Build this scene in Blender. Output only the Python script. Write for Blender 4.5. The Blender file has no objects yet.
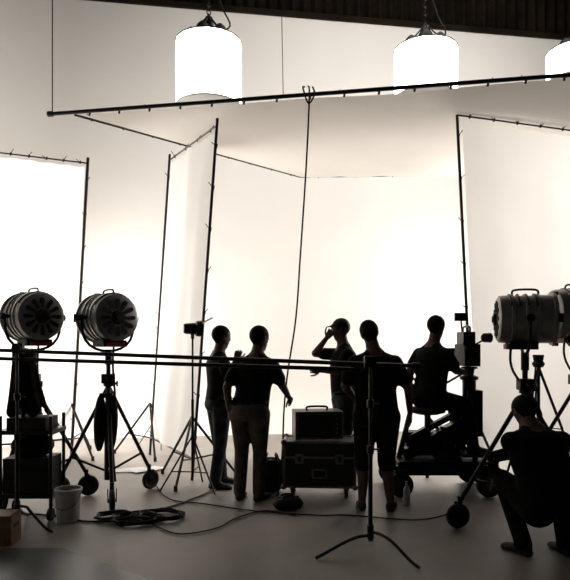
import bpy, math, random
import numpy as np
from mathutils import Vector, Matrix
random.seed(4)
V=Vector
# ------------------------------------------------------------ materials
MATS={}
def mat(name,col,rough=.6,metal=0,noise=0,scale=8,emit=0,spec=.5,bump=0):
    m=bpy.data.materials.new(name); m.use_nodes=True
    nt=m.node_tree; b=nt.nodes['Principled BSDF']
    b.inputs['Base Color'].default_value=(*col,1)
    b.inputs['Roughness'].default_value=rough
    b.inputs['Metallic'].default_value=metal
    b.inputs['Specular IOR Level'].default_value=spec
    if noise or bump:
        tc=nt.nodes.new('ShaderNodeTexCoord'); n=nt.nodes.new('ShaderNodeTexNoise')
        n.inputs['Scale'].default_value=scale; n.inputs['Detail'].default_value=5
        nt.links.new(tc.outputs['Object'],n.inputs['Vector'])
        if noise:
            r=nt.nodes.new('ShaderNodeMapRange')
            r.inputs['From Min'].default_value=.3; r.inputs['From Max'].default_value=.7
            r.inputs['To Min'].default_value=1-noise; r.inputs['To Max'].default_value=1+noise
            mx=nt.nodes.new('ShaderNodeVectorMath'); mx.operation='SCALE'
            mx.inputs[0].default_value=col
            nt.links.new(n.outputs['Fac'],r.inputs['Value'])
            nt.links.new(r.outputs['Result'],mx.inputs['Scale'])
            nt.links.new(mx.outputs['Vector'],b.inputs['Base Color'])
        if bump:
            bp=nt.nodes.new('ShaderNodeBump'); bp.inputs['Strength'].default_value=bump
            bp.inputs['Distance'].default_value=.02
            nt.links.new(n.outputs['Fac'],bp.inputs['Height'])
            nt.links.new(bp.outputs['Normal'],b.inputs['Normal'])
    if emit:
        b.inputs['Emission Color'].default_value=(1,.96,.91,1)
        b.inputs['Emission Strength'].default_value=emit
    MATS[name]=m; return m
mat('black',(.006,.0055,.0055),.6,spec=.3)
mat('blackmetal',(.010,.0095,.009),.4,.5)
mat('steel',(.22,.21,.20),.35,.9)
mat('darksteel',(.04,.038,.036),.4,.8)
mat('housing',(.30,.29,.28),.34,.45,noise=.15)
mat('slot',(.006,.006,.006),.8)
mat('glass',(.6,.6,.6),.1)
mat('rubber',(.008,.0075,.0075),.7)
mat('red',(.25,.02,.015),.5)
mat('wood',(.16,.09,.05),.6,noise=.3)
mat('plastic_white',(.45,.44,.42),.4)
mat('paper',(.7,.68,.66),.8)
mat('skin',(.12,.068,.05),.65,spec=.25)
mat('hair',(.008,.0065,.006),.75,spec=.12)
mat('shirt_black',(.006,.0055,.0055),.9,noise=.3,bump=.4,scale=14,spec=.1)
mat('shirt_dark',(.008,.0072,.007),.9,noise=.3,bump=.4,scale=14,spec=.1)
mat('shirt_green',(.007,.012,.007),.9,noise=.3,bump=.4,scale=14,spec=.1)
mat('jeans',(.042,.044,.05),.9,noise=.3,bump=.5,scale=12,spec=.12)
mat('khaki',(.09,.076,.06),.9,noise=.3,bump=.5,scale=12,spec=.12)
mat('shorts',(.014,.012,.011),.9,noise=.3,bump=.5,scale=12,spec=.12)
mat('shoe',(.014,.013,.012),.7)
mat('eye',(.3,.3,.3),.2)
mat('case_panel',(.010,.010,.011),.45)
mat('case_grey',(.09,.088,.085),.45,.3)
mat('lantern_silk',(.9,.9,.9),.8,emit=8)
mat('wall_white',(.80,.775,.74),.85,noise=.02,scale=1.2,spec=.2)
mat('wall_dark',(.010,.007,.004),.8,noise=.5,scale=2,spec=.1)
mat('floor_paint',(.27,.245,.22),.46,noise=.14,scale=1.4,spec=.4)
mat('ceiling_dark',(.02,.017,.014),.9)
mat('mat_plastic',(.05,.05,.052),.35)
def cloth_mat(name,col,trans):
    m=bpy.data.materials.new(name); m.use_nodes=True; nt=m.node_tree
    nt.nodes.clear()
    o=nt.nodes.new('ShaderNodeOutputMaterial'); d=nt.nodes.new('ShaderNodeBsdfDiffuse')
    t=nt.nodes.new('ShaderNodeBsdfTranslucent'); mx=nt.nodes.new('ShaderNodeMixShader')
    n=nt.nodes.new('ShaderNodeTexNoise'); tc=nt.nodes.new('ShaderNodeTexCoord')
    n.inputs['Scale'].default_value=1.5
    mr=nt.nodes.new('ShaderNodeMapRange'); mr.inputs['To Min'].default_value=.92; mr.inputs['To Max'].default_value=1.04
    sc=nt.nodes.new('ShaderNodeVectorMath'); sc.operation='SCALE'; sc.inputs[0].default_value=col
    nt.links.new(tc.outputs['Object'],n.inputs['Vector']); nt.links.new(n.outputs['Fac'],mr.inputs['Value'])
    nt.links.new(mr.outputs['Result'],sc.inputs['Scale'])
    for s in (d,t): nt.links.new(sc.outputs['Vector'],s.inputs['Color'])
    mx.inputs['Fac'].default_value=trans
    nt.links.new(d.outputs[0],mx.inputs[1]); nt.links.new(t.outputs[0],mx.inputs[2])
    nt.links.new(mx.outputs[0],o.inputs['Surface']); MATS[name]=m
cloth_mat('silk',(.88,.865,.84),.5)
cloth_mat('silk_top',(.76,.72,.67),.26)

# ------------------------------------------------------------ mesh builder
def frame(d):
    d=d.normalized(); a=V((0,0,1)) if abs(d.z)<.9 else V((1,0,0))
    x=d.cross(a).normalized(); return x,x.cross(d).normalized()
class B:
    def __init__(s): s.v=[];s.f=[];s.m=[];s.mats=[]
    def mi(s,n):
        if n not in s.mats: s.mats.append(n)
        return s.mats.index(n)
    def loft(s,rings,m,n=14,caps=True,closed=False,p=1):
        k=s.mi(m); b=len(s.v)
        for (c,ux,uy) in rings:
            for i in range(n):
                a=2*math.pi*i/n; ca,sa=math.cos(a),math.sin(a)
                if p!=1: ca=math.copysign(abs(ca)**p,ca); sa=math.copysign(abs(sa)**p,sa)
                s.v.append(tuple(c+ux*ca+uy*sa))
        R=len(rings)
        for r in range(R if closed else R-1):
            q=(r+1)%R
            for i in range(n):
                j=(i+1)%n
                s.f.append((b+r*n+i,b+r*n+j,b+q*n+j,b+q*n+i)); s.m.append(k)
        if caps and not closed:
            s.f.append(tuple(b+i for i in range(n))[::-1]); s.m.append(k)
            s.f.append(tuple(b+(R-1)*n+i for i in range(n))); s.m.append(k)
    def cyl(s,p0,p1,r0,m,r1=None,n=12,rnd=False):
        p0=V(p0);p1=V(p1); r1=r0 if r1 is None else r1
        d=(p1-p0); 
        if d.length<1e-6: return
        x,y=frame(d); d.normalize(); R=[]
        if rnd:
            for a in (80,60,35,15): 
                R.append((p0-d*r0*math.sin(math.radians(a)),r0*math.cos(math.radians(a))))
        R+= [(p0,r0),(p1,r1)]
        if rnd:
            for a in (15,35,60,80): R.append((p1+d*r1*math.sin(math.radians(a)),r1*math.cos(math.radians(a))))
        s.loft([(c,x*r,y*r) for c,r in R],m,n)
    def lathe(s,p,d,prof,m,n=28):
        p=V(p);d=V(d).normalized();x,y=frame(d)
        s.loft([(p+d*t,x*max(r,.0005),y*max(r,.0005)) for t,r in prof],m,n)
    def ell(s,c,ax,m,n=14):
        c=V(c); R=[]
        for i in range(1,n//2+4):
            a=math.pi*i/(n//2+4)
            R.append((c-ax[2]*math.cos(a),ax[0]*math.sin(a),ax[1]*math.sin(a)))
        s.loft(R,m,n)
    def tube(s,pts,r,m,n=8,smooth=0,closed=False):
        pts=[V(p) for p in pts]
        if smooth:
            out=[]
            for i in range(len(pts)-1):
                p0=pts[max(i-1,0)];p1=pts[i];p2=pts[i+1];p3=pts[min(i+2,len(pts)-1)]
                for k in range(smooth):
                    t=k/smooth
                    out.append(.5*((2*p1)+(p2-p0)*t+(2*p0-5*p1+4*p2-p3)*t*t+(3*p1-p0-3*p2+p3)*t**3))
            pts=out+[pts[-1]]
        R=[]; N=len(pts); px=None
        for i,p in enumerate(pts):
            if closed: d=pts[(i+1)%N]-pts[i-1]
            else: d=pts[min(i+1,N-1)]-pts[max(i-1,0)]
            d.normalize()
            if px is None: x,y=frame(d)
            else:
                x=(px-d*px.dot(d)).normalized(); y=x.cross(d)
            px=x; R.append((p,x*r,y*r))
        s.loft(R,m,n,closed=closed)
    def box(s,c,size,m,rot=None):
        c=V(c);k=s.mi(m);b=len(s.v);R=rot or Matrix.Identity(3)
        for sx in(-1,1):
            for sy in(-1,1):
                for sz in(-1,1): s.v.append(tuple(c+R@V((sx*size[0]/2,sy*size[1]/2,sz*size[2]/2))))
        for f in ((0,1,3,2),(4,6,7,5),(0,4,5,1),(2,3,7,6),(0,2,6,4),(1,5,7,3)):
            s.f.append(tuple(b+i for i in f)); s.m.append(k)
    def grid(s,fn,nu,nv,m):
        k=s.mi(m);b=len(s.v)
        for j in range(nv+1):
            for i in range(nu+1): s.v.append(tuple(fn(i/nu,j/nv)))
        for j in range(nv):
            for i in range(nu):
                a=b+j*(nu+1)+i; s.f.append((a,a+1,a+nu+2,a+nu+1)); s.m.append(k)
    def mesh(s,name):
        me=bpy.data.meshes.new(name); me.from_pydata(s.v,[],s.f)
        for n in s.mats: me.materials.append(MATS[n])
        me.polygons.foreach_set('material_index',s.m)
        me.polygons.foreach_set('use_smooth',[True]*len(s.f))
        me.update(); me.set_sharp_from_angle(angle=math.radians(38)); return me
    def done(s,name,bevel=0):
        o=bpy.data.objects.new(name,s.mesh(name)); bpy.context.collection.objects.link(o)
        if bevel:
            md=o.modifiers.new('bevel','BEVEL'); md.width=bevel; md.segments=2; md.limit_method='ANGLE'
        return o
def rz(a): return Matrix.Rotation(math.radians(a),3,'Z')

# ------------------------------------------------------------ room
b=B(); b.grid(lambda u,v:V((-8+22*u,-4+18*v,0)),2,2,'floor_paint'); b.done('floor')
WX=-5.3; sl=.152; H=8.0
def backY(x): return 11.69+sl*x
r=1.6; ang=math.atan(sl)
path=[(V((WX,y,0)),V((1,0,0))) for y in (-4,0,3,6,8)]
cx=WX+r; cy=backY(cx)-r*math.hypot(1,sl)
arc=[]
for i in range(13):
    a=math.pi+( -(math.pi/2-ang))*i/12
    arc.append((V((cx+r*math.cos(a),cy+r*math.sin(a),0)),V((-math.cos(a),-math.sin(a),0))))
nb=V((math.sin(ang),-math.cos(ang),0))
back=[(V((x,backY(x),0)),nb) for x in (-3,-1,1,3,5,8,12,14)]
prof=[(.9*(1-math.sin(a)),.9*(1-math.cos(a))) for a in [math.pi/2*i/8 for i in range(9)]]+[(0,2.5),(0,5),(0,H)]
def sweep(name,pp):
    b=B();k=b.mi('wall_white');n=len(prof)
    for p,nn in pp:
        for (o,z) in prof: b.v.append(tuple(p+nn*o+V((0,0,z+.001))))
    for i in range(len(pp)-1):
        for j in range(n-1):
            b.f.append((i*n+j,(i+1)*n+j,(i+1)*n+j+1,i*n+j+1)); b.m.append(k)
    b.done(name)
sweep('wall_left',path+arc[:1]); sweep('wall_back',arc+back)
b=B()
def corr(u,v):
    x=-5.5+19.5*u
    return V((x,backY(x)+.12+.05*math.sin(u*19.5*2*math.pi/.22),H-.1+2.6*v))
b.grid(corr,700,1,'wall_dark'); b.box((4,backY(4)+.02,H+.04),(21,.16,.1),'wall_dark',Matrix.Rotation(ang,3,'Z')); b.done('wall_upper_corrugated')
b=B(); b.grid(lambda u,v:V((-8+22*u,14.5-18.5*v,10.4)),2,2,'ceiling_dark'); 
for i in range(7): b.box((3,2+i*1.9,10.2),(22,.12,.3),'ceiling_dark')
b.done('ceiling')

# ------------------------------------------------------------ diffusion frames
def clips(b,p0,p1,n,s=1):
    p0=V(p0);p1=V(p1)
    for i in range(n):
        p=p0.lerp(p1,(i+.5)/n)
        b.cyl(p-V((0,0,.026*s)),p+V((0.01,0,.026*s)),.015*s,'blackmetal',n=8)
        b.cyl(p,p+V((.05*random.choice((-1,1)),-.02,.03+.04*random.random())),.005,'blackmetal',n=6)
def cloth(b,a0,a1,b0,b1,m,amp=.03,nu=40,nv=30,sag=0):
    a0,a1,b0,b1=map(V,(a0,a1,b0,b1)); nrm=(a1-a0).cross(b0-a0).normalized()
    def f(u,v):
        p=a0.lerp(a1,u).lerp(b0.lerp(b1,u),v)
        w=amp*(math.sin(u*17+v*3)*.5+math.sin(u*6-v*5+1)*.8)*math.sin(math.pi*min(1,max(0,u)))
        e=math.sin(math.pi*u)*math.sin(math.pi*v)
        return p+nrm*w+V((0,0,-sag*e))-V((0,0,(.02*abs(math.sin(u*26)) if v==1 else 0)))
    b.grid(f,nu,nv,m)
def foot(b,p,rot=0,l=.55):
    for k in range(3):
        a=math.radians(rot+120*k); d=V((math.cos(a),math.sin(a),0))
        b.cyl(p+V((0,0,.75)),p+d*l+V((0,0,.03)),.016,'darksteel',n=8)
        b.cyl(p+V((0,0,.25)),p+d*l*.62+V((0,0,.30)),.010,'darksteel',n=8)
        b.cyl(p+d*l+V((0,0,0.0)),p+d*l+V((0,0,.06)),.022,'rubber',n=8)
def vframe(name,near,far,tn,tf,m='silk',low=.25,rot=(0,0),amp=.03,extra=.08,pr=.022):
    b=B(); near,far,tn,tf=map(V,(near,far,tn,tf))
    b.cyl(near,tn+V((0,0,extra)),pr,'darksteel'); b.cyl(far,tf+V((0,0,extra)),pr,'darksteel')
    b.cyl(tn,tf,.011,'darksteel'); 
    ln=near.lerp(tn,low/tn.z); lf=far.lerp(tf,low/tf.z)
    b.cyl(ln,lf,.014,'darksteel')
    g=.045
    cloth(b,ln.lerp(lf,g/2),lf.lerp(ln,g/2),tn.lerp(tf,g/2)-V((0,0,.05)),tf.lerp(tn,g/2)-V((0,0,.05)),m,amp)
    clips(b,tn,tf,9 if (tf-tn).length>1.9 else 4,.8); clips(b,ln,tn,8); clips(b,lf,tf,8)
    foot(b,near,rot[0]); foot(b,far,rot[1]); return b.done(name)
vframe('diffusion_frame',(-3.08,8.65,0),(-4.75,7.5,0),(-2.84,8.65,4.22),(-4.55,7.5,4.12),rot=(200,10))
vframe('diffusion_frame',(-1.10,7.1,0),(-1.97,8.75,0),(-.80,7.1,4.2),(-1.68,8.75,4.3),rot=(20,50),pr=.018)
vframe('diffusion_frame',(2.26,7.15,0),(5.0,8.1,0),(2.05,7.15,4.34),(5.0,8.1,4.34),rot=(50,90),extra=.0,pr=.018)
b=B()
FL=V((-2.56,7.3,4.4));FR=V((3.5,6.2,4.4));BL=V((.25,10,4.4));BR=V((5.75,9.72,4.4))
for p,q in ((FL,BL),(BL,BR),(BR,FR)): b.cyl(p,q,.014,'darksteel')
dirp=(FR-FL).normalized()
b.cyl(FL-dirp*.32+V((0,-.03,.02)),FR+dirp*.6+V((0,-.03,.02)),.023,'blackmetal')
b.cyl(FL-dirp*.34+V((0,-.03,.02)),FL-dirp*.28+V((0,-.03,.02)),.034,'blackmetal')
cloth(b,FL+V((.08,.02,0)),FR+V((-.05,.02,0)),BL,BR,'silk_top',amp=.02,sag=.06)
clips(b,FL,FR,16,.9); clips(b,FL,BL,9,.8); clips(b,BL,BR,9,.8)
b.cyl(FL+V((-.27,0,.02)),FL+V((-.27,0,6)),.007,'black',n=6)
b.cyl((-.02,6.85,4.42),(-.13,6.85,10.4),.005,'black',n=6)
b.cyl(FR+V((-.1,0,.02)),FR+V((-.1,0,6)),.007,'black',n=6)
b.cyl(BR,BR+V((0,0,6)),.007,'black',n=6); 
b.done('overhead_silk_frame')
b=B()
b.tube([(.26,6.72,4.5),(.27,6.66,4.36),(.235,6.6,3.6),(.17,6.6,2.6),(.12,6.6,1.9),(.03,6.6,1.3),(-.01,6.58,.9),(-.03,6.3,.45),(-.08,6.1,.02)],.010,'black',smooth=8)
b.tube([(.22,6.74,4.5),(.2,6.66,4.45),(.26,6.65,4.28),(.33,6.7,4.4),(.31,6.74,4.5)],.010,'black',smooth=6)
b.done('hanging_power_cable')

# ------------------------------------------------------------ lanterns
def lantern(x,y,zb,h,r):
    b=B()
    def f(u,v):
        a=2*math.pi*u; rr=r*(1+.006*math.sin(a*16))
        return V((x+rr*math.cos(a),y+rr*math.sin(a),zb+h*v))
    b.grid(f,96,6,'lantern_silk')
    b.lathe((x,y,zb+.0),(0,0,1),[(0,.01),(.0,r*.98),(.01,r*.98),(.01,.01)],'plastic_white')
    def ring(z,R,t,m): b.tube([(x+R*math.cos(2*math.pi*i/36),y+R*math.sin(2*math.pi*i/36),z) for i in range(36)],t,m,closed=True)
    ring(zb,r,.012,'plastic_white'); ring(zb+h,r,.010,'darksteel')
    z=zb+h
    for i in range(6):
        a=math.pi*i/3+.3; d=V((math.cos(a),math.sin(a),0)); c=V((x,y,z))
        b.cyl(c,c+d*r,.014,'blackmetal',n=8)
        b.lathe(c+d*.24+V((0,0,-.02)),(0,0,1),[(0,.11),(.08,.115),(.16,.08),(.21,.03)],'black',n=14)
        b.cyl(c+d*.34,c+V((0,0,.40)),.012,'black',n=6)
    b.lathe((x,y,z-.03),(0,0,1),[(0,.12),(.14,.13),(.24,.08),(.4,.05)],'blackmetal',n=18)
    for i in range(16):
        zz=z+.38+i*.06
        b.tube([(x+.026*math.cos(t)*(1 if i%2 else .3),y+.026*math.cos(t)*(.3 if i%2 else 1),zz+.042*math.sin(t)) for t in [j*math.pi/4 for j in range(8)]],.009,'blackmetal',n=5,closed=True)
    b.cyl((x,y,z+1.2),(x,y,10.4),.012,'black',n=6)
    b.tube([(x+.05,y,z+.15),(x+.3,y,z+.25),(x+.16,y,z+.6),(x+.05,y,z+1.3),(x+.02,y,10.4)],.012,'black',smooth=6)
    b.done('space_light_lantern')
lantern(-1.08,8.5,4.97,.90,.46)
lantern(2.12,9.05,5.32,.72,.465)
lantern(4.78,9.8,5.9,.48,.48)

# ------------------------------------------------------------ film lamps
def fresnel(name,c,ax,R,L,rot=0,spread=.55,extra=''):
    b=B(); c=V(c); ax=V(ax).normalized()
    up=V((0,0,1)); sd=ax.cross(up).normalized()
    back=c-ax*L/2
    b.lathe(back,ax,[(0,.0),(0,R*.86),(.015,R*.97),(.05,R),(.10,R),(.105,R*1.05),(.13,R*1.05),(.135,R*.98),(L*.45,R*.98),(L*.46,R*1.04),(L*.50,R*1.04),(L*.51,R*.98),(L*.66,R*.98),(L*.67,R*1.05),(L*.72,R*1.05),(L*.73,R),(L*.93,R),(L*.94,R*1.08),(L,R*1.08),(L,R*.9),(L-.03,R*.88),(L-.03,.001)],'housing',n=40)
    u2=sd.cross(ax).normalized()
    for i in range(12):
        a=2*math.pi*i/12; d=sd*math.cos(a)+u2*math.sin(a); t=sd*-math.sin(a)+u2*math.cos(a)
        R3=Matrix((t,d,ax)).transposed()
        p=back-ax*.004
        for q,w in ((.40,.026),(.47,.030),(.54,.034),(.61,.040),(.68,.044),(.74,.034)):
            b.box(p+d*R*q,(w*R/.26,.075*R,.012),'slot',R3)
    b.lathe(back-ax*.03,ax,[(0,.001),(0,R*.26),(.03,R*.30)],'darksteel',n=24)
    b.lathe(back-ax*.04,ax,[(0,.001),(0,R*.14),(.03,R*.16)],'black',n=20)
    b.lathe(c+ax*(L/2-.03),ax,[(0,R*.86),(.03,R*.7),(.045,R*.4),(.05,.001)],'glass',n=32)
    for i in range(4):
        b.tube([c+ax*(-.14+i*.07)+ (sd*math.cos(t)+up*math.sin(t))*R*1.03 for t in [math.radians(30+10*j) for j in range(13)]],.008,'darksteel',n=6)
    b.tube([c-ax*.11+up*R,c-ax*.09+up*(R+.045),c+ax*.09+up*(R+.045),c+ax*.11+up*R],.010,'blackmetal',smooth=5)
    for d,tt in ((up,sd),(-up,sd),(sd,up),(-sd,up)):
        b.box(c+ax*(L/2+.01)+d*R*1.04,(R*.35,.04,.03),'black',Matrix((tt,ax,tt.cross(ax))).transposed())
    yk=[]
    for j in range(13):
        t=math.pi*j/12
        yk.append(c+sd*(R+.045)*math.cos(t)+V((0,0,-1))*(R+.10)*math.sin(t)**.6)
    b.tube(yk,.015,'blackmetal')
    for s in(1,-1):
        b.cyl(c+sd*s*(R*.95),c+sd*s*(R+.07),.022,'blackmetal'); b.cyl(c+sd*s*(R+.05),c+sd*s*(R+.09),.035,'black')
    bot=c-up*(R+.10)
    b.box(c-up*(R+.02)-ax*.03,(.26,.24,.07),'black',Matrix((sd,ax,up)).transposed())
    b.box(c-up*(R+.03)-ax*.16,(.20,.02,.045),'red',Matrix((sd,ax,up)).transposed())
    b.cyl(bot+up*.02,bot-up*.14,.035,'blackmetal')
    g=V((c.x,c.y,0))
    b.tube([c-up*(R+.04)-ax*.12,c-up*(R+.25)-ax*.10,g+V((.1,-.1,1.0)),g+V((.06,-.05,.6)),g+V((.1,-.1,.2))],.012,'black',smooth=6)
    top=bot-up*.12
    b.cyl(top,V((c.x,c.y,.95)),.024,'darksteel'); b.cyl((c.x,c.y,1.2),(c.x,c.y,.55),.032,'darksteel'); b.cyl((c.x,c.y,.85),(c.x,c.y,.2),.042,'blackmetal')
    for z in (1.2,.87): 
        b.cyl((c.x,c.y,z-.03),(c.x,c.y,z+.03),.052,'blackmetal'); b.cyl((c.x,c.y,z),(c.x+.1,c.y-.03,z),.012,'black'); b.cyl((c.x+.1,c.y-.03,z-.03),(c.x+.1,c.y-.03,z+.03),.01,'black')
    b.box(g+V((0,0,1.25)),(.12,.10,.10),'blackmetal'); b.cyl(g+V((0,-.05,1.25)),g+V((0,-.12,1.25)),.02,'black')
    for k in range(3):
        a=math.radians(rot+120*k); d=V((math.cos(a),math.sin(a),0)); t=V((-d.y,d.x,0))
        e=g+d*spread+V((0,0,.24))
        b.cyl(g+V((0,0,1.18)),e,.02,'blackmetal'); b.cyl(g+V((0,0,.28)),g+d*spread*.80+V((0,0,.42)),.013,'blackmetal')
        b.cyl(e+V((0,0,.04)),g+d*spread+V((0,0,.10)),.022,'blackmetal')
        w=g+d*(spread+.02)+V((0,0,.11))
        b.tube([w+ (d*math.cos(q)+V((0,0,1))*math.sin(q))*.085 for q in [j*math.pi/10 for j in range(20)]],.025,'rubber',closed=True)
        b.cyl(w-t*.018,w+t*.018,.068,'blackmetal',n=20); b.cyl(w-t*.04,w+t*.04,.018,'steel')
        for s in(1,-1): b.box(w+t*.04*s+V((0,0,.05)),(.03,.008,.13),'blackmetal',rz(rot+120*k))
    if 'bag' in extra:
        for s in(1,-1):
            b.ell(g+V((s*.06,-.09,.80)),(V((.065,0,0)),V((0,.06,0)),V((.01,0,.30))),'black')
        b.box(g+V((0,-.07,1.08)),(.13,.05,.05),'black')
    return b.done(name)
fresnel('fresnel_film_light',(-2.60,6.2,1.89),(-.72,.69,0),.245,.42,rot=20,spread=.52,extra='bag')
fresnel('fresnel_film_light',(-1.84,6.25,1.88),(-.68,.73,0),.245,.42,rot=50,spread=.52,extra='bag')
fresnel('fresnel_film_light',(2.14,5.35,1.83),(1,-.22,0),.215,.48,rot=190,spread=.62)
fresnel('fresnel_film_light',(2.96,6.1,1.92),(.97,.0,0),.245,.5,rot=130,spread=.55)

# ------------------------------------------------------------ small light stands
def small_light(x,y,z,dirx,rot=0,m='blackmetal',size=1,l=.42):
    b=B(); g=V((x,y,0))
    b.cyl(g+V((0,0,.15)),(x,y,1.0),.016,m); b.cyl((x,y,1),(x,y,z),.011,m)
    for k in range(3):
        a=math.radians(rot+120*k); d=V((math.cos(a),math.sin(a),0))
        b.cyl(g+V((0,0,.6)),g+d*l+V((0,0,.01)),.01,m,n=8); b.cyl(g+V((0,0,.2)),g+d*l*.62+V((0,0,.22)),.007,m,n=8)
    c=V((x,y,z+.09)); d=V((dirx,.3,0)).normalized()
    b.cyl((x,y,z-.02),(x,y,z+.03),.02,m)
    b.lathe(c-d*.1*size,d,[(0,.001),(0,.05),(.03,.06),(.13*size,.065),(.14*size,.085),(.2*size,.09),(.2*size,.001)],m,n=18)
    b.tube([c+V((0,-.09,0)),c+V((0,-.08,-.07)),c+V((0,.08,-.07)),c+V((0,.09,0))],.008,m,smooth=3)
    b.box(c+d*.16+V((0,0,.09)),(.14,.14,.006),m,Matrix.Rotation(-.5,3,'Y'))
    b.done('small_spotlight_stand')
small_light(-1.02,6.62,1.69,1,rot=200,l=.36)
small_light(-1.95,9.5,1.75,.5,rot=40,m='steel')

# ------------------------------------------------------------ pipes + grip stands
def cstand(x,y,h,rot,l=.46):
    b=B(); g=V((x,y,0))
    b.cyl(g+V((0,0,.10)),(x,y,.8),.0175,'blackmetal'); b.cyl((x,y,.8),(x,y,h),.013,'darksteel')
    for z in(.8,1.15): b.cyl((x,y,z-.03),(x,y,z+.03),.027,'blackmetal'); b.cyl((x,y,z),(x+.07,y,z),.007,'blackmetal')
    for i,k in enumerate(rot):
        a=math.radians(k); d=V((math.cos(a),math.sin(a),0)); z0=.14+.03*i
        b.tube([g+V((0,0,z0)),g+d*.10+V((0,0,z0)),g+d*(l-.24)+V((0,0,z0-.03)),g+d*(l-.08)+V((0,0,.045)),g+d*l+V((0,0,.014))],.0125,'blackmetal',smooth=5)
        b.cyl(g+V((0,0,z0-.02)),g+V((0,0,z0+.02)),.026,'blackmetal')
    b.cyl((x-.0,y-.03,h-.03),(x,y+.07,h-.03),.04,'blackmetal'); b.box((x,y+.02,h-.03),(.09,.05,.09),'blackmetal')
    b.done('c_stand')
cstand(.655,4.60,1.50,(198,-48,80),.45)
cstand(-2.33,5.22,1.60,(100,200,340),.38)
b=B(); b.cyl((-3.1,5.32,1.575),(1.05,4.71,1.435),.0165,'blackmetal'); b.cyl((1.0,4.717,1.437),(1.06,4.709,1.435),.026,'black'); b.done('speed_rail_pipe')
b=B(); b.cyl((-3.1,5.36,1.495),(.60,4.77,1.405),.0165,'blackmetal'); b.cyl((.55,4.777,1.406),(.61,4.768,1.405),.026,'black'); b.done('speed_rail_pipe')

# ------------------------------------------------------------ cases
def flightcase(name,x,y,z,w,d,h,rot,wheels=True,pm='case_panel'):
    b=B(); R=rz(rot); c=V((x,y,0)); P=lambda a,bb,cc:c+R@V((a,bb,cc))
    z0=z+(.13 if wheels else .0)
    b.box(P(0,0,z0+h/2),(w,d,h),pm,R)
    e=.022
    for sx in(-1,1):
        for sy in(-1,1):
            b.box(P(sx*w/2,sy*d/2,z0+h/2),(e*1.3,e*1.3,h),'steel',R)
            for zz in (z0,z0+h): b.ell(P(sx*w/2,sy*d/2,zz),(V((.032,0,0)),V((0,.032,0)),V((0,0,.032))),'steel',10)
    for zz in (z0,z0+h,z0+h*.66):
        for sy in(-1,1): b.box(P(0,sy*d/2,zz),(w,e,e),'steel',R)
        for sx in(-1,1): b.box(P(sx*w/2,0,zz),(e,d,e),'steel',R)
    for sx in(-.28,.28):
        b.box(P(sx*w,-d/2-.008,z0+h*.63),(.09,.012,.10),'steel',R)
        b.box(P(sx*w,-d/2-.02,z0+h*.63),(.035,.012,.05),'darksteel',R)
    b.box(P(0,-d/2-.006,z0+h*.3),(.16,.01,.10),'steel',R); b.box(P(0,-d/2-.016,z0+h*.3),(.12,.012,.065),'slot',R)
    b.tube([P(-.05,-d/2-.02,z0+h*.3+.02),P(-.05,-d/2-.045,z0+h*.3),P(.05,-d/2-.045,z0+h*.3),P(.05,-d/2-.02,z0+h*.3+.02)],.007,'black',smooth=3)
    if wheels:
        for sx in(-1,1):
            for sy in(-1,1):
                q=P(sx*(w/2-.09),sy*(d/2-.09),z+.05)
                b.cyl(q-R@V((.018,0,0)),q+R@V((.018,0,0)),.05,'rubber',n=18); b.box(q+V((0,0,.05)),(.055,.06,.05),'steel',R)
    b.done(name,.004)
flightcase('flight_case',.37,6.42,0,.74,.42,.46,-4)
b=B(); R=rz(6); c=V((.34,6.40,.612)); P=lambda a,bb,cc:c+R@V((a,bb,cc))
b.box(P(0,0,.15),(.50,.32,.29),'case_grey',R); b.box(P(0,-.165,.15),(.44,.02,.23),'darksteel',R); b.box(P(-.03,-.178,.15),(.32,.006,.19),'slot',R)
for i in range(4): b.cyl(P(.185,-.17,.07+i*.05),P(.185,-.19,.07+i*.05),.012,'steel',n=10)
b.tube([P(-.1,0,.29),P(-.1,0,.33),P(.1,0,.33),P(.1,0,.29)],.012,'black',smooth=4)
for sx in(-1,1):
    for sy in(-1,1): b.cyl(P(sx*.18,sy*.12,.0),P(sx*.18,sy*.12,.02),.02,'black',n=10)
b.done('portable_monitor',.006)
def bag(x,y,w,d,h,rot,name='equipment_bag'):
    b=B(); R=rz(rot); c=V((x,y,0)); rr=[]
    for i in range(13):
        t=-1+2*i/12; e=(1-abs(t)**3.2)**.5 if abs(t)<1 else .12
        e=max(e,.15); rr.append((c+R@V((t*w/2,0,h*.5*(.86+.14*e))),R@V((0,d/2*e*(1+.05*math.sin(i*2)),0)),V((0,0,h*.5*e*(1+.06*math.sin(i*3))))))
    b.loft(rr,'black',24,p=.6)
    for s in(-1,1):
        b.tube([c+R@V((-w*.2,s*d*.3,h*.9)),c+R@V((-w*.12,s*d*.2,h*1.12)),c+R@V((w*.12,s*d*.2,h*1.12)),c+R@V((w*.2,s*d*.3,h*.9))],.011,'blackmetal',smooth=5)
    b.box(c+V((0,0,h*.97)),(w*.7,.02,.012),'darksteel',R)
    b.done(name)
bag(-.15,6.58,.26,.26,.36,80); bag(.03,5.86,.30,.2,.12,8); bag(2.40,4.62,.36,.3,.42,70)

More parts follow.
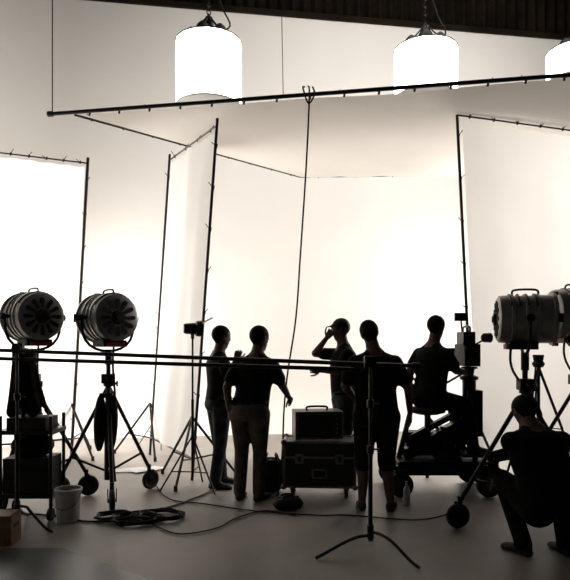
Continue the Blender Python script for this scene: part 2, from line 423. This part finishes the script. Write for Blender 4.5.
# ------------------------------------------------------------ camera dolly with film camera
b=B(); X0,Y0=1.68,6.65
b.box((X0,Y0,.27),(1.05,.62,.10),'blackmetal')
b.box((X0,Y0,.34),(.95,.54,.03),'blackmetal')
for sx in(-1,1):
    for sy in(-1,1):
        w=V((X0+sx*.46,Y0+sy*.34,.13))
        b.cyl(w-V((0,.03,0)),w+V((0,.03,0)),.128,'rubber',n=24); b.cyl(w-V((0,.035,0)),w+V((0,.035,0)),.07,'darksteel',n=16)
        b.box(w+V((0,-sy*.02,.09)),(.12,.05,.12),'blackmetal')
b.lathe((X0+.12,Y0,.35),(0,0,1),[(0,.16),(.1,.15),(.12,.09),(.35,.085)],'blackmetal',n=20)
b.box((X0+.0,Y0,.58),(.85,.16,.12),'blackmetal',Matrix.Rotation(math.radians(-28),3,'Y'))
b.box((X0+.02,Y0,.74),(.85,.09,.06),'blackmetal',Matrix.Rotation(math.radians(-28),3,'Y'))
b.box((X0-.02,Y0+.12,.50),(.62,.2,.26),'black')
b.cyl((X0-.42,Y0,.35),(X0-.28,Y0,.9),.03,'blackmetal'); b.cyl((X0+.3,Y0+.1,.35),(X0-.15,Y0+.1,.88),.022,'blackmetal')
b.cyl((X0-.1,Y0,.84),(X0-.1,Y0,.55),.035,'blackmetal')
b.lathe((X0-.1,Y0,.835),(0,0,1),[(0,.12),(.02,.19),(.06,.2),(.075,.17),(.078,.01)],'black',n=24)
b.box((X0+.38,Y0-.15,.42),(.35,.26,.03),'darksteel'); b.cyl((X0+.38,Y0-.15,.34),(X0+.38,Y0-.15,.42),.03,'blackmetal')
b.cyl((X0+.36,Y0,.5),(X0+.36,Y0,1.22),.075,'blackmetal')
b.box((X0+.40,Y0,.85),(.16,.2,.5),'black')
b.lathe((X0+.36,Y0,1.2),(0,0,1),[(0,.06),(.02,.10),(.05,.10),(.07,.05),(.13,.06),(.14,.09),(.16,.09)],'blackmetal',n=20)
b.cyl((X0+.3,Y0-.05,1.3),(X0+.05,Y0-.25,1.2),.012,'black')
c=V((X0+.34,Y0,1.49))
b.box(c,(.17,.38,.24),'black'); b.box(c+V((0,.05,.18)),(.13,.26,.15),'blackmetal')
b.lathe(c+V((0,.19,0)),(0,1,0),[(0,.05),(.12,.055),(.13,.065),(.18,.065)],'black',n=20); b.box(c+V((0,.40,0)),(.2,.1,.15),'black')
b.cyl(c+V((-.05,-.1,.05)),c+V((-.10,-.3,.12)),.03,'black'); b.cyl(c+V((-.10,-.3,.12)),c+V((-.11,-.36,.13)),.042,'rubber')
b.tube([c+V((0,-.1,.24)),c+V((0,-.08,.31)),c+V((0,.14,.31)),c+V((0,.16,.24))],.012,'blackmetal',smooth=4)
b.cyl(c+V((-.05,0,.2)),c+V((-.07,0,.38)),.01,'blackmetal'); b.box(c+V((-.08,-.02,.42)),(.13,.03,.09),'black')
b.cyl(c+V((.06,0,.1)),c+V((.17,0,.16)),.01,'blackmetal'); b.lathe(c+V((.15,-.05,.19)),(1,.3,0),[(0,.03),(.02,.05),(.1,.055),(.1,.001)],'black',n=14)
b.done('camera_dolly')
def tripod(x,y,h,rot):
    b=B(); g=V((x,y,0))
    for k in range(3):
        a=math.radians(rot+120*k); d=V((math.cos(a),math.sin(a),0))
        b.cyl(g+V((0,0,h)),g+d*.5+V((0,0,.01)),.014,'blackmetal',n=8)
        t=V((-d.y,d.x,0))*.03
        b.cyl(g+t+V((0,0,h)),g+d*.25+t+V((0,0,h/2)),.01,'darksteel',n=8)
    b.cyl(g+V((0,0,h*.5)),g+V((0,0,h+.1)),.02,'blackmetal'); b.lathe(g+V((0,0,h)),(0,0,1),[(0,.05),(.04,.07),(.07,.05),(.12,.06),(.14,.06)],'black',n=16)
    for k in range(3):
        a=math.radians(rot+120*k); d=V((math.cos(a),math.sin(a),0)); b.cyl(g+V((0,0,h*.5)),g+d*.25+V((0,0,h*.5)),.007,'darksteel',n=6)
    b.done('camera_tripod')
tripod(2.85,6.75,1.35,200)

# ------------------------------------------------------------ floor clutter
b=B()
for k,(cx_,cy_,rr) in enumerate(((-1.35,5.45,.22),(-1.15,5.55,.2),(-1.55,5.5,.17))):
    pts=[]
    for i in range(70):
        a=i*.36; q=rr*(1+.12*math.sin(i*1.7)); pts.append((cx_+q*math.cos(a),cy_+q*.8*math.sin(a),.012+.0005*i+k*.002))
    b.tube(pts,.010,'black',n=6)
b.done('coiled_cable')
def fcable(pts,r=.007):
    b=B(); b.tube([(x,y,.012) for x,y in pts],r,'black',n=6,smooth=8); b.done('floor_cable')
fcable([(-1.2,5.35),(-.9,5.05),(-.6,5.2),(-.45,5.5),(-.2,5.75),(.1,5.6)])
fcable([(-1.5,6.9),(-1.2,6.2),(-.8,6.0),(-.3,5.75),(.3,5.6),(.6,5.6),(1.2,5.45),(1.6,5.7)])
fcable([(-2.9,5.7),(-2.2,5.6),(-1.7,5.4),(-1.2,5.8),(-.9,6.3),(-.5,7.2)],.010)
b=B(); b.lathe((-1.97,5.45,.0),(0,0,1),[(0,.001),(0,.095),(.02,.10),(.27,.115),(.275,.125),(.3,.125),(.3,.113),(.04,.095),(.04,.001)],'plastic_white',n=30)
b.tube([(-2.09,5.45,.27),(-2.07,5.35,.18),(-1.97,5.31,.14),(-1.87,5.35,.18),(-1.85,5.45,.27)],.005,'steel',smooth=5); b.done('plastic_bucket')
def applebox(x,y,z,rot,sz=(.5,.3,.2)):
    b=B(); R=rz(rot); c=V((x,y,z+sz[2]/2))
    b.box(c,(sz[0]-.03,sz[1],sz[2]-.03),'wood',R)
    for s in(-1,1): b.box(c+R@V((s*(sz[0]/2-.01),0,0)),(.02,sz[1]+.004,sz[2]),'wood',R); b.box(c+R@V((s*(sz[0]/2+.001),0,.03)),(.006,.1,.03),'slot',R)
    for s in(-1,1): b.box(c+V((0,0,s*(sz[2]/2-.008))),(sz[0],sz[1]+.006,.016),'wood',R)
    b.done('apple_box',.003)
applebox(-2.36,4.86,0,2,(.36,.2,.24))
b=B()
for i in range(4): b.box((-2.05+.12*i,7.6+.07*(i%2),.01+.004*i),(.28,.2,.003),'paper',rz(20*i))
b.done('paper_sheets')
b=B(); b.lathe((1.22,6.02,0),(0,0,1),[(0,.001),(0,.032),(.01,.035),(.13,.035),(.16,.03),(.19,.014),(.22,.014)],'glass',n=16); b.lathe((1.22,6.02,.21),(0,0,1),[(0,.016),(.02,.016)],'plastic_white',n=12); b.done('water_bottle')
b=B(); k=b.mi('mat_plastic'); b.v=[(-.92,4.08,.004),(-1.75,4.72,.004),(-3.6,4.74,.004),(-3.6,2.5,.004),(.8,2.5,.004)]; b.f=[(4,0,1,2,3)]; b.m=[k]; b.done('plastic_floor_sheet')
# equipment cart with black duvetyne draped over it, left edge
b=B(); cxx,cyy=-2.32,5.64
def drape(u,v):
    a=2*math.pi*u; tw=1-v
    rx=.10+.07*tw**1.3; ry=.08+.08*tw**1.3
    fold=1+.12*math.sin(a*7+v*2)*tw
    z=.98+.55*v-.05*math.sin(a*5)*(1 if v==0 else 0)
    return V((cxx-.14+rx*fold*math.cos(a)+.04*tw,cyy+ry*fold*math.sin(a),z))
b.grid(drape,72,14,'shirt_black'); b.ell(V((cxx-.14,cyy,1.525)),(V((.10,0,0)),V((0,.08,0)),V((0,0,.05))),'shirt_black')
b.box((cxx-.05,cyy,.80),(.50,.36,.04),'blackmetal'); b.box((cxx-.05,cyy,.22),(.50,.36,.04),'blackmetal')
for sx in(-1,1):
    for sy in(-1,1):
        b.cyl((cxx-.05+sx*.23,cyy+sy*.16,.1),(cxx-.05+sx*.23,cyy+sy*.16,.95),.016,'blackmetal'); b.cyl((cxx-.07+sx*.23,cyy+sy*.16,.055),(cxx-.03+sx*.23,cyy+sy*.16,.055),.055,'rubber',n=18)
b.cyl((cxx-.14,cyy,.8),(cxx-.14,cyy,1.52),.02,'blackmetal')
b.box((cxx-.05,cyy,.40),(.42,.32,.32),'black'); b.box((cxx-.05,cyy,.875),(.36,.3,.11),'black'); b.box((cxx-.05,cyy-.165,.45),(.36,.01,.02),'blackmetal')
b.ell(V((cxx-.05,cyy,.66)),(V((.20,0,0)),V((0,.15,0)),V((0,0,.12))),'shirt_black')
b.done('equipment_cart',.004)

# ------------------------------------------------------------ people
def hand(b,w,d,nrm,m='skin',curl=25,side=1,s=1):
    w=V(w);d=V(d).normalized();nrm=(V(nrm)-d*V(nrm).dot(d)).normalized();a=d.cross(nrm).normalized()*side
    R=[]
    for t,wd,th in ((-.02,.026,.020),(.0,.028,.019),(.03,.036,.018),(.06,.042,.016),(.088,.041,.013),(.096,.036,.009)):
        R.append((w+d*t*s,a*wd*s,nrm*th*s))
    b.loft(R,m,14)
    for i,(o,l,dz) in enumerate(((-.030,.070,.086),(-.010,.080,.092),(.010,.075,.091),(.029,.058,.083))):
        p=w+d*dz*s+a*o*s; cur=0; q=(.45,.32,.23); rr=(.0092,.0085,.0078,.0065)
        for j in range(3):
            cur+=curl*(1+.15*i)*(.7 if j==0 else 1); ca=math.radians(cur)
            dd=(d*math.cos(ca)+nrm*math.sin(ca)+a*o*(1.2 if j==0 else .3)).normalized()
            e=p+dd*l*q[j]*s; b.cyl(p,e,rr[j]*s,m,rr[j+1]*s,n=8,rnd=True); p=e
    p=w+d*.022*s-a*.030*s
    for l,k1,k2,r0,r1 in ((.042,.75,.62,.013,.011),(.032,.92,.35,.011,.0095),(.026,.97,.15,.0095,.0075)):
        dd=(d*k1-a*k2+nrm*.35).normalized(); e=p+dd*l*s; b.cyl(p,e,r0*s,m,r1*s,n=8,rnd=True); p=e

def person(name,X,Y,yaw,pel,neck,headc,ra,la,rl,ll,shirt,pants,shorts=False,head_yaw=None,cap=False,bulk=1.0,hair=True,curl=25,foot_yaw=None,headup=None,long_sleeve=False):
    """ra/la=(elbow,wrist) right/left arm; rl/ll=(knee,ankle). Offsets in metres from (X,Y,0)."""
    O=V((X,Y,0)); g=lambda p:O+V(p)
    a=math.radians(yaw); f=V((math.cos(a),math.sin(a),0)); sd=V((math.sin(a),-math.cos(a),0))
    pel,neck,headc=g(pel),g(neck),g(headc)
    sp=(neck-pel); L=sp.length; sp.normalize(); fw=sd.cross(sp).normalized()*-1
    if fw.dot(f)<0 and abs(sp.z)>.2: fw=-fw
    b=B(); segs=[]
    def seg(p0,p1,r0,r1,lab,n=16): b.cyl(p0,p1,r0,'skin',r1,n=n,rnd=True); segs.append((p0,p1,r0,r1,lab))
    k=bulk; ks=1+(bulk-1)*.55
    T=[(-.16,.10,.09,0),(-.10,.155*k,.115*k,-.01),(0,.172*k,.128*k,-.015),(.18,.165*k,.124*k,0),(.36,.160*k,.120*k,.01),(.56,.172*k,.125*k,.01),(.72,.190*ks,.124*k,0),(.83,.190*ks,.112*k,-.008),(.92,.150*ks,.095,-.008),(.99,.100,.08,-.004),(1.05,.07,.068,0)]
    b.loft([(pel+sp*L*t+fw*o,sd*w,fw*dp) for t,w,dp,o in T],'skin',20)
    tors=[(pel-sp*.12,pel+sp*.07,'pants'),(pel+sp*.07,neck,'shirt')]
    up=(headc-neck).normalized() if headup is None else V(headup).normalized()
    seg(neck-sp*.04,headc-up*.05,.068*k**.5,.060,'skinneck')
    # trapezius slope from neck to shoulder
    for s in(1,-1): 
        sh_=neck-sp*.10+sd*s*.150*ks
        seg(neck-sp*.03,sh_,.060,.060,'shirt')
    ha=math.radians(head_yaw if head_yaw is not None else yaw); hf=V((math.cos(ha),math.sin(ha),0)); hf=(hf-up*hf.dot(up)).normalized(); hs=hf.cross(up).normalized()
    HR=[(-.118,.026,.024,.062),(-.108,.042,.045,.045),(-.085,.055,.064,.028),(-.05,.065,.082,.012),(-.015,.071,.092,.004),(.02,.077,.097,0),(.055,.077,.096,-.003),(.085,.066,.084,-.006),(.105,.044,.058,-.006),(.116,.014,.020,-.006)]
    b.loft([(headc+up*z+hf*o,hs*w,hf*d) for z,w,d,o in HR],'skin',18)
    b.ell(headc+up*(-.012)+hf*.097,(hs*.015,hf*.024,up*.022),'skin',10)
    b.ell(headc+up*.028+hf*.080,(hs*.05,hf*.018,up*.010),'skin',10)
    b.ell(headc-up*.055+hf*.085,(hs*.024,hf*.014,up*.010),'skin',10)
    for s in(1,-1): b.ell(headc+hs*s*.080-hf*.005-up*.01,(hs*.014,hf*.022,up*.034),'skin',10)
    if hair or cap:
        b.ell(headc+up*.026-hf*.018,(hs*.094,hf*.112,up*.108),'skin',16)
    if cap:
        b.loft([(headc+up*.06+hf*(.06+.02*i),hs*(.072-.006*i*i*.4),up*.008) for i in range(6)],'skin',14)
    ex=B()
    for s in(1,-1):
        ex.ell(headc+up*.008+hf*.082+hs*s*.031,(hs*.013,hf*.012,up*.009),'eye',10)
        ex.ell(headc+up*.008+hf*.091+hs*s*.031,(hs*.006,hf*.005,up*.006),'slot',8)
    ex.ell(headc-up*.055+hf*.098,(hs*.020,hf*.004,up*.003),'hair',8)
    for s,(el,wr) in ((1,ra),(-1,la)):
        el,wr=g(el),g(wr); sh=neck-sp*.115+sd*s*.168*ks-fw*.005
        seg(sh,sh.lerp(el,.66),.070*ks,.066*ks,'shirt')
        seg(sh.lerp(el,.5),el,.052*ks,.046,'shirt' if long_sleeve else 'skin')
        if long_sleeve: seg(el,wr,.050,.038,'shirt')
        seg(el,wr,.046,.029,'skin')
        d=(wr-el).normalized(); nr=(-sd*s*.8+fw*.4)
        if abs(nr.normalized().dot(d))>.85: nr=V((0,0,-1))
        hand(ex,wr+d*.005,d,nr,curl=curl,side=s)
    fy=math.radians(foot_yaw if foot_yaw is not None else yaw)
    for s,(kn,an) in ((1,rl),(-1,ll)):
        kn,an=g(kn),g(an); hip=pel+sd*s*.088*k-sp*.03
        if shorts:
            seg(hip,kn,.100*k,.088,'pants'); seg(kn,kn.lerp(an,.12),.090,.090,'pants')
            seg(kn,kn.lerp(an,.35),.058,.064,'skin'); seg(kn.lerp(an,.35),an,.062,.038,'skin')
        else:
            seg(hip,kn,.100*k,.076,'pants'); seg(kn,kn.lerp(an,.3),.076,.073,'pants'); seg(kn.lerp(an,.3),an,.073,.066,'pants')
        ft=fy+s*-.18; ff=V((math.cos(ft),math.sin(ft),0)); fs=V((ff.y,-ff.x,0)); zb=an.z-.085
        R=[]
        for t,w,h in ((-.075,.022,.035),(-.062,.036,.06),(-.02,.042,.085),(.04,.043,.082),(.10,.048,.062),(.15,.048,.052),(.185,.038,.042),(.205,.018,.028)):
            R.append((V((an.x,an.y,zb+h*.5))+ff*t,fs*w,V((0,0,h*.56))))
        b.loft(R,'skin',14); segs.append((V((an.x,an.y,zb+.03))-ff*.05,V((an.x,an.y,zb+.025))+ff*.18,.045,.04,'shoe'))
    o=b.done('tmp')
    md=o.modifiers.new('r','REMESH'); md.mode='VOXEL'; md.voxel_size=.013
    md=o.modifiers.new('s','SMOOTH'); md.factor=.5; md.iterations=4
    dg=bpy.context.evaluated_depsgraph_get(); me=bpy.data.meshes.new_from_object(o.evaluated_get(dg))
    bpy.data.objects.remove(o)
    n=len(me.polygons); C=np.empty(n*3); me.polygons.foreach_get('center',C); C=C.reshape(-1,3)
    best=np.full(n,1e9); lab=np.zeros(n,int); labs=['skin','shirt','pants','shoe','hair']
    def segd(p0,p1):
        p0=np.array(p0);p1=np.array(p1);d=p1-p0; t=np.clip(((C-p0)@d)/(d@d),0,1); q=p0+t[:,None]*d; return C-q,t
    for p0,p1,r0,r1,l in segs:
        w,t=segd(p0,p1); dd=np.abs(np.linalg.norm(w,axis=1)-(r0+(r1-r0)*t))
        li=labs.index('skin' if l=='skinneck' else l); m_=dd<best; best[m_]=dd[m_]; lab[m_]=li
    for p0,p1,l in tors:
        w,t=segd(p0,p1); s_=w@np.array(sd); q_=w@np.array(fw); z_=w-np.outer(s_,sd)-np.outer(q_,fw)
        dd=np.abs(np.sqrt((s_/(.172*k))**2+(q_/(.118*k))**2+ (z_**2).sum(1)/.1**2)-1)*.13*.8
        m_=dd<best; best[m_]=dd[m_]; lab[m_]=labs.index(l)
    D=C-np.array(headc); zu=D@np.array(up); zf=D@np.array(hf); r_=np.linalg.norm(D,axis=1)
    hm=(r_<.15)&(zu>-.09)&(lab!=1); lab[hm]=0; hm=(r_<.14)&(zu>-.12); lab[hm]=0
    if hair or cap:
        zs=np.abs(D@np.array(hs))
        hh=(r_<.17)&(((zu>-.085)&(zf<-.03))|((zu>.0)&(zf<.04)&~((zs>.088)&(zu<.02)))|(zu>.07)|((zu>.045)&(cap)))
        lab[hh]=4
    me.materials.clear()
    names=['skin',shirt,pants,'shoe','black' if cap else 'hair']
    for nme in names: me.materials.append(MATS[nme])
    me.polygons.foreach_set('material_index',lab.astype(np.int32)); me.polygons.foreach_set('use_smooth',[True]*n)
    bm_=__import__('bmesh').new(); bm_.from_mesh(me)
    em=ex.mesh('e'); off=len(names); 
    for nme in ex.mats: me.materials.append(MATS[nme])
    n0=len(bm_.faces); bm_.from_mesh(em); bm_.faces.ensure_lookup_table()
    for fc in list(bm_.faces)[n0:]: fc.material_index+=off
    bm_.to_mesh(me); bm_.free()
    ob=bpy.data.objects.new(name,me); bpy.context.collection.objects.link(ob); return ob

A=.085
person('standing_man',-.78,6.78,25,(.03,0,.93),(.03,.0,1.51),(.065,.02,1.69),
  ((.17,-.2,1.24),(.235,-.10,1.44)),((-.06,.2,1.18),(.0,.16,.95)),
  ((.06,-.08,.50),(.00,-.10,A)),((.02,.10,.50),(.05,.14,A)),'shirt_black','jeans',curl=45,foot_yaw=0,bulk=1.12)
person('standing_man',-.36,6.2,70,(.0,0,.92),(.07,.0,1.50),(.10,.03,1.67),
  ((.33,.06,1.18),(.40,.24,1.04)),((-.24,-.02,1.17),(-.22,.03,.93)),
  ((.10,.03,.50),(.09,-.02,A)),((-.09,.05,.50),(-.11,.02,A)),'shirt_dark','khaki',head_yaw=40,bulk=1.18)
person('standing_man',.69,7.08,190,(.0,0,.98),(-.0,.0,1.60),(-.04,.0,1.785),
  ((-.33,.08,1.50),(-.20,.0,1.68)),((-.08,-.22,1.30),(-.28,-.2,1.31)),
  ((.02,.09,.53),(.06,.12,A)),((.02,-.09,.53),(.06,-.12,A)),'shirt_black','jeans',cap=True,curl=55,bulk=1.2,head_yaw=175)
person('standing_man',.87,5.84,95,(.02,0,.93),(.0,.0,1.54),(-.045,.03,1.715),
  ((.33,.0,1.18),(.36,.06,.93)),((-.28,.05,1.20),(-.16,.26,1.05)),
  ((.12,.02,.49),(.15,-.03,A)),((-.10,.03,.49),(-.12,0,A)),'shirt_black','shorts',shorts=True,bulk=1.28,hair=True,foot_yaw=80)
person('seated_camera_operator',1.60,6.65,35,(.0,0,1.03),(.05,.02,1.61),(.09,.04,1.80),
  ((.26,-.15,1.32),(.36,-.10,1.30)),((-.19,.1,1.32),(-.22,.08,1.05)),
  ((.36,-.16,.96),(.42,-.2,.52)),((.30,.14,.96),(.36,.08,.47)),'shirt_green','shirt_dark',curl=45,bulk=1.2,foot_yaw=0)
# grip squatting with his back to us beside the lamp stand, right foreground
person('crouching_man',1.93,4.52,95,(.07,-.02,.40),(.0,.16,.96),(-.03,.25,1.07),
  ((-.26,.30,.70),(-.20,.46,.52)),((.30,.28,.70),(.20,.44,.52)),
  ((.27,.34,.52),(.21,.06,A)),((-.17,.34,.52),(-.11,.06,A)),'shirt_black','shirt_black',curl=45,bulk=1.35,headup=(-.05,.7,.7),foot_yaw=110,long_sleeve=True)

# ------------------------------------------------------------ lights
def area(name,loc,tgt,sx,sy,e,col=(1,.95,.90),spread=180):
    l=bpy.data.lights.new(name,'AREA'); l.shape='RECTANGLE'; l.size=sx; l.size_y=sy; l.energy=e; l.color=col; l.spread=math.radians(spread)
    o=bpy.data.objects.new(name,l); bpy.context.collection.objects.link(o); o.location=loc
    o.rotation_euler=(V(tgt)-V(loc)).to_track_quat('-Z','Y').to_euler(); return o
area('cyc_light_high',(3.0,8.8,8.6),(2.8,12,3.0),6,1,135)
area('cyc_light_right',(4.6,9.6,2.4),(1.0,11.8,2.2),1.2,2.0,150)
area('cyc_light_left',(-3.4,9.3,2.0),(.0,11.4,1.8),.9,1.6,105)
area('frame_light_left',(-4.6,9.7,2.4),(-3.4,8.0,2.0),1.4,2.4,230)
area('frame_light_right',(4.2,10.2,3.0),(3.6,7.6,2.2),1.8,2.4,150)
w=bpy.data.worlds.new('w'); bpy.context.scene.world=w; w.use_nodes=True
w.node_tree.nodes['Background'].inputs[0].default_value=(1,.95,.90,1); w.node_tree.nodes['Background'].inputs[1].default_value=.018
sc=bpy.context.scene; sc.view_settings.view_transform='Standard'; sc.view_settings.look='None'; sc.view_settings.exposure=0
cam=bpy.data.cameras.new('camera'); co=bpy.data.objects.new('camera',cam); bpy.context.collection.objects.link(co)
co.location=(0,0,1.6); co.rotation_euler=(math.radians(90),0,0); cam.sensor_fit='HORIZONTAL'; cam.sensor_width=36; cam.lens=37.895; cam.shift_y=.0965
sc.camera=co
